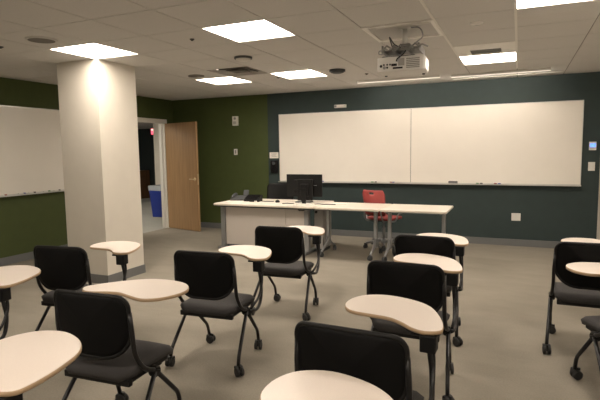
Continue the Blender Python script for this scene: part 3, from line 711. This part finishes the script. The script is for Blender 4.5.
def back_mesh():
    b = NB(); Z0, Z1 = 0.506, 0.824; W = 0.225
    outl = rrect(-W, W, Z0, Z1, [0.06, 0.06, 0.145, 0.145], 9)
    # fill by scaling rings toward the centre line
    R = 7; rings = {0: [], 1: []}; cz = (Z0+Z1)/2
    for s in (0, 1):
        for k in range(R+1):
            f = 1-k/(R+0.6); ring = []
            for (x, z) in outl:
                X, Z = x*f, cz+(z-cz)*f
                yb = back_y(X, Z); th = 0.022 if k else 0.016
                yy = yb + (th if s else (0.0 if k else 0.003))
                if k == 0: Z = Z - 0.0
                ring.append(b.verts.new((X, yy, Z)))
            rings[s].append(ring)
    n = len(outl)
    for s in (0, 1):
        for k in range(R):
            A, B = rings[s][k], rings[s][k+1]
            for i in range(n):
                q = (A[i], A[(i+1) % n], B[(i+1) % n], B[i]); b.faces.new(q if s == 0 else q[::-1]).smooth = True
        b.faces.new(rings[s][R] if s == 0 else rings[s][R][::-1]).smooth = True
    for i in range(n):
        A, B = rings[0][0], rings[1][0]; b.faces.new((A[i], B[i], B[(i+1) % n], A[(i+1) % n])).smooth = True
    return b
def rim_mesh():
    b = NB(); outl = rrect(-0.225, 0.225, 0.506, 0.824, [0.06, 0.06, 0.145, 0.145], 9)
    pts = [(x, back_y(x, z)+0.009, z) for x, z in outl]; seg = 8; rings = []
    n = len(pts)
    for i in range(n):
        a, c = Vector(pts[i-1]), Vector(pts[(i+1) % n]); T = (c-a).normalized(); N = T.cross(Vector((0, 1, 0))).normalized(); B = T.cross(N)
        rings.append([b.verts.new(Vector(pts[i]) + 0.011*(math.cos(q)*N+math.sin(q)*B)) for q in [2*PI*k/seg for k in range(seg)]])
    for i in range(n):
        A, B = rings[i], rings[(i+1) % n]
        for k in range(seg): b.faces.new((A[k], A[(k+1) % seg], B[(k+1) % seg], B[k])).smooth = True
    return b
HZ = 0.375
def make_chair(hand=1, S=S0, tz=0.0, th=-7):
    t = thing('tablet_chair', 'x', 'chair')
    obj('seat', seat_mesh(), m_fab, t)
    b = NB(); bbx(b, -0.20, 0.20, -0.165, 0.16, 0.370, 0.400, 0.008); bbx(b, -0.205, 0.205, -0.175, -0.145, 0.360, 0.396, 0.006); bbx(b, -0.20, 0.20, 0.07, 0.10, 0.366, 0.38, 0.004); obj('seat_pan', b, m_plas, t)
    bk = obj('backrest', back_mesh(), m_back, t); obj('rim', rim_mesh(), m_plas, bk)
    for s in (-1, 1):
        b = NB(); tube(b, [(s*0.225, -0.172, 0.74), (s*0.232, -0.166, 0.62), (s*0.231, -0.155, 0.52), (s*0.233, -0.09, 0.42), (s*0.234, 0.02, HZ)], 0.0125, 10, fr=0.09); obj('upright', b, m_blk, t)
        b = NB(); lathe(b, [(0.026, s*0.205), (0.030, s*0.212), (0.030, s*0.240), (0.024, s*0.246)], (0, 0.0, HZ), 'x', 18); obj('hub', b, m_plas, t)
        b = NB(); tube(b, [(s*0.235, -0.01, HZ), (s*0.262, -0.205, 0.125), (s*0.265, -0.222, 0.07)], 0.0125, 10, fr=0.05); lg = obj('leg', b, m_blk, t)
        caster(lg, s*0.265, -0.222, m_rub, 0.031, 0.080, 0.4*s+0.5, 0.024)
        b = NB(); tube(b, [(s*0.228, 0.01, HZ-0.005), (s*0.214, 0.215, 0.155), (s*0.212, 0.235, 0.07)], 0.0125, 10, fr=0.05); lg = obj('leg', b, m_blk, t)
        caster(lg, s*0.212, 0.235, m_rub, 0.031, 0.080, 0.9-0.7*s, 0.024)
    b = NB(); tube(b, [(-0.215, 0, HZ), (0.215, 0, HZ)], 0.012, 10); obj('stretcher', b, m_blk, t)
    hx = hand
    sx, sy = S[0]*hx, S[1]
    b = NB()
    tube(b, [(0.250*hx, 0.0, HZ), (0.256*hx, sy*0.5, 0.345), (sx+0.02*hx, sy*0.92, 0.38), (sx+0.015*hx, sy+0.01, 0.50), (sx, sy-0.010, 0.645+tz)], 0.0125, 10, fr=0.10)
    tube(b, [(0.252*hx, 0.03, HZ+0.01), (sx+0.028*hx, sy*0.8, 0.43), (sx+0.02*hx, sy+0.02, 0.55), (sx+0.012*hx, sy+0.012, 0.645+tz)], 0.0095, 10, fr=0.10)
    obj('tablet_arm', b, m_blk, t)
    b = NB(); bbx(b, sx-0.036, sx+0.036, sy-0.034, sy+0.034, 0.602+tz, 0.682+tz, 0.006); bbx(b, sx-0.05-0.03*hx, sx+0.05-0.03*hx, sy-0.02, sy+0.05, 0.672+tz, 0.6845+tz, 0.003); obj('tablet_bracket', b, m_plas, t)
    o = [rot2((x*hx, y), th) for x, y in TAB]; o = spline([(sx+x, sy+y) for x, y in o], 4)
    if area(o) < 0: o = o[::-1]
    b = NB(); prism(b, o, 0.688+tz, 0.7055+tz, 0.003); tb = obj('tablet', b, m_lam, t)
    n = len(o); b = NB(); A = []
    nn = []
    for i in range(n):
        d_ = (Vector(o[(i+1) % n])-Vector(o[i-1])).normalized(); nn.append((d_.y, -d_.x))
    def rg(off, z): return [b.verts.new((o[i][0]+nn[i][0]*off, o[i][1]+nn[i][1]*off, z)) for i in range(n)]
    rs = [rg(q_, z_+tz) for q_, z_ in ((-0.006, 0.6850), (0.0015, 0.6865), (0.0028, 0.695), (0.0015, 0.7025), (-0.0005, 0.7035))]
    for a_, b_ in zip(rs, rs[1:]):
        for k in range(n): b.faces.new((a_[k], a_[(k+1) % n], b_[(k+1) % n], b_[k])).smooth = True
    b.faces.new(rs[0][::-1]); b.faces.new(rs[-1])
    obj('edge_band', b, m_band, tb)
    return t
GR = 'tablet-arm chairs on casters'
CH = [ # x, y, heading (deg, + turns left), swing of the tablet, label
 (-1.975, 2.935, 5, 0, 'black tablet-arm chair standing alone in mid-floor, all four casters in view'),
 (-1.975, 4.10, 4, 0, 'black tablet-arm chair nearest the white instructor desk'),
 (-3.12, 2.73, 9, 0, 'black tablet-arm chair whose tablet stands before the cream pillar'),
 (-3.12, 1.705, 5, 0, 'chair mostly cut off by the photo edge, its tablet before the green left wall'),
 (-1.833, 0.83, -3, 0, 'chair whose big pale tablet fills the bottom left corner'),
 (-0.66, 4.04, -1, -6, 'black tablet-arm chair in front of the free right end of the white tables'),
 (-0.605, 3.08, -1, 0, 'black tablet-arm chair in the middle file, second from the white tables'),
 (-0.575, 1.93, -2, 4, 'nearest chair showing its whole black back, its kidney tablet held over the floor'),
 (-0.505, 0.915, 3, 0, 'chair at the bottom of the picture, only its rounded pale tablet showing'),
 (0.485, 4.13, 1, -22, 'black chair under the wall outlet at the right edge, two left casters visible'),
]
def place(c, x, y, a, tr, lb):
    c.location = (x, y, 0); c.rotation_euler.z = math.radians(a); tag(c, lb, 'chair', GR)
    if tr:
        for k in kids(c):
            if k.name.split('.')[0] == 'tablet':
                q = rot2(S0, tr); k.location = (S0[0]-q[0], S0[1]-q[1], 0); k.rotation_euler.z = math.radians(tr)
src = make_chair(1)
chairs = [src]+[copy_tree(src) for _ in CH[1:]]
for c, a in zip(chairs, CH): place(c, *a)
c = make_chair(1, (0.262, 0.10), 0.0, -4); place(c, 0.655, 3.39, 22, 0, 'chair at the right edge showing only its grey seat corner and pale tablet tip')
c = make_chair(-1, (0.265, 0.09), 0.045, -21.7); place(c, -1.93, 1.92, 4, 0, 'left-handed black tablet-arm chair in the left foreground with wide grey seat')
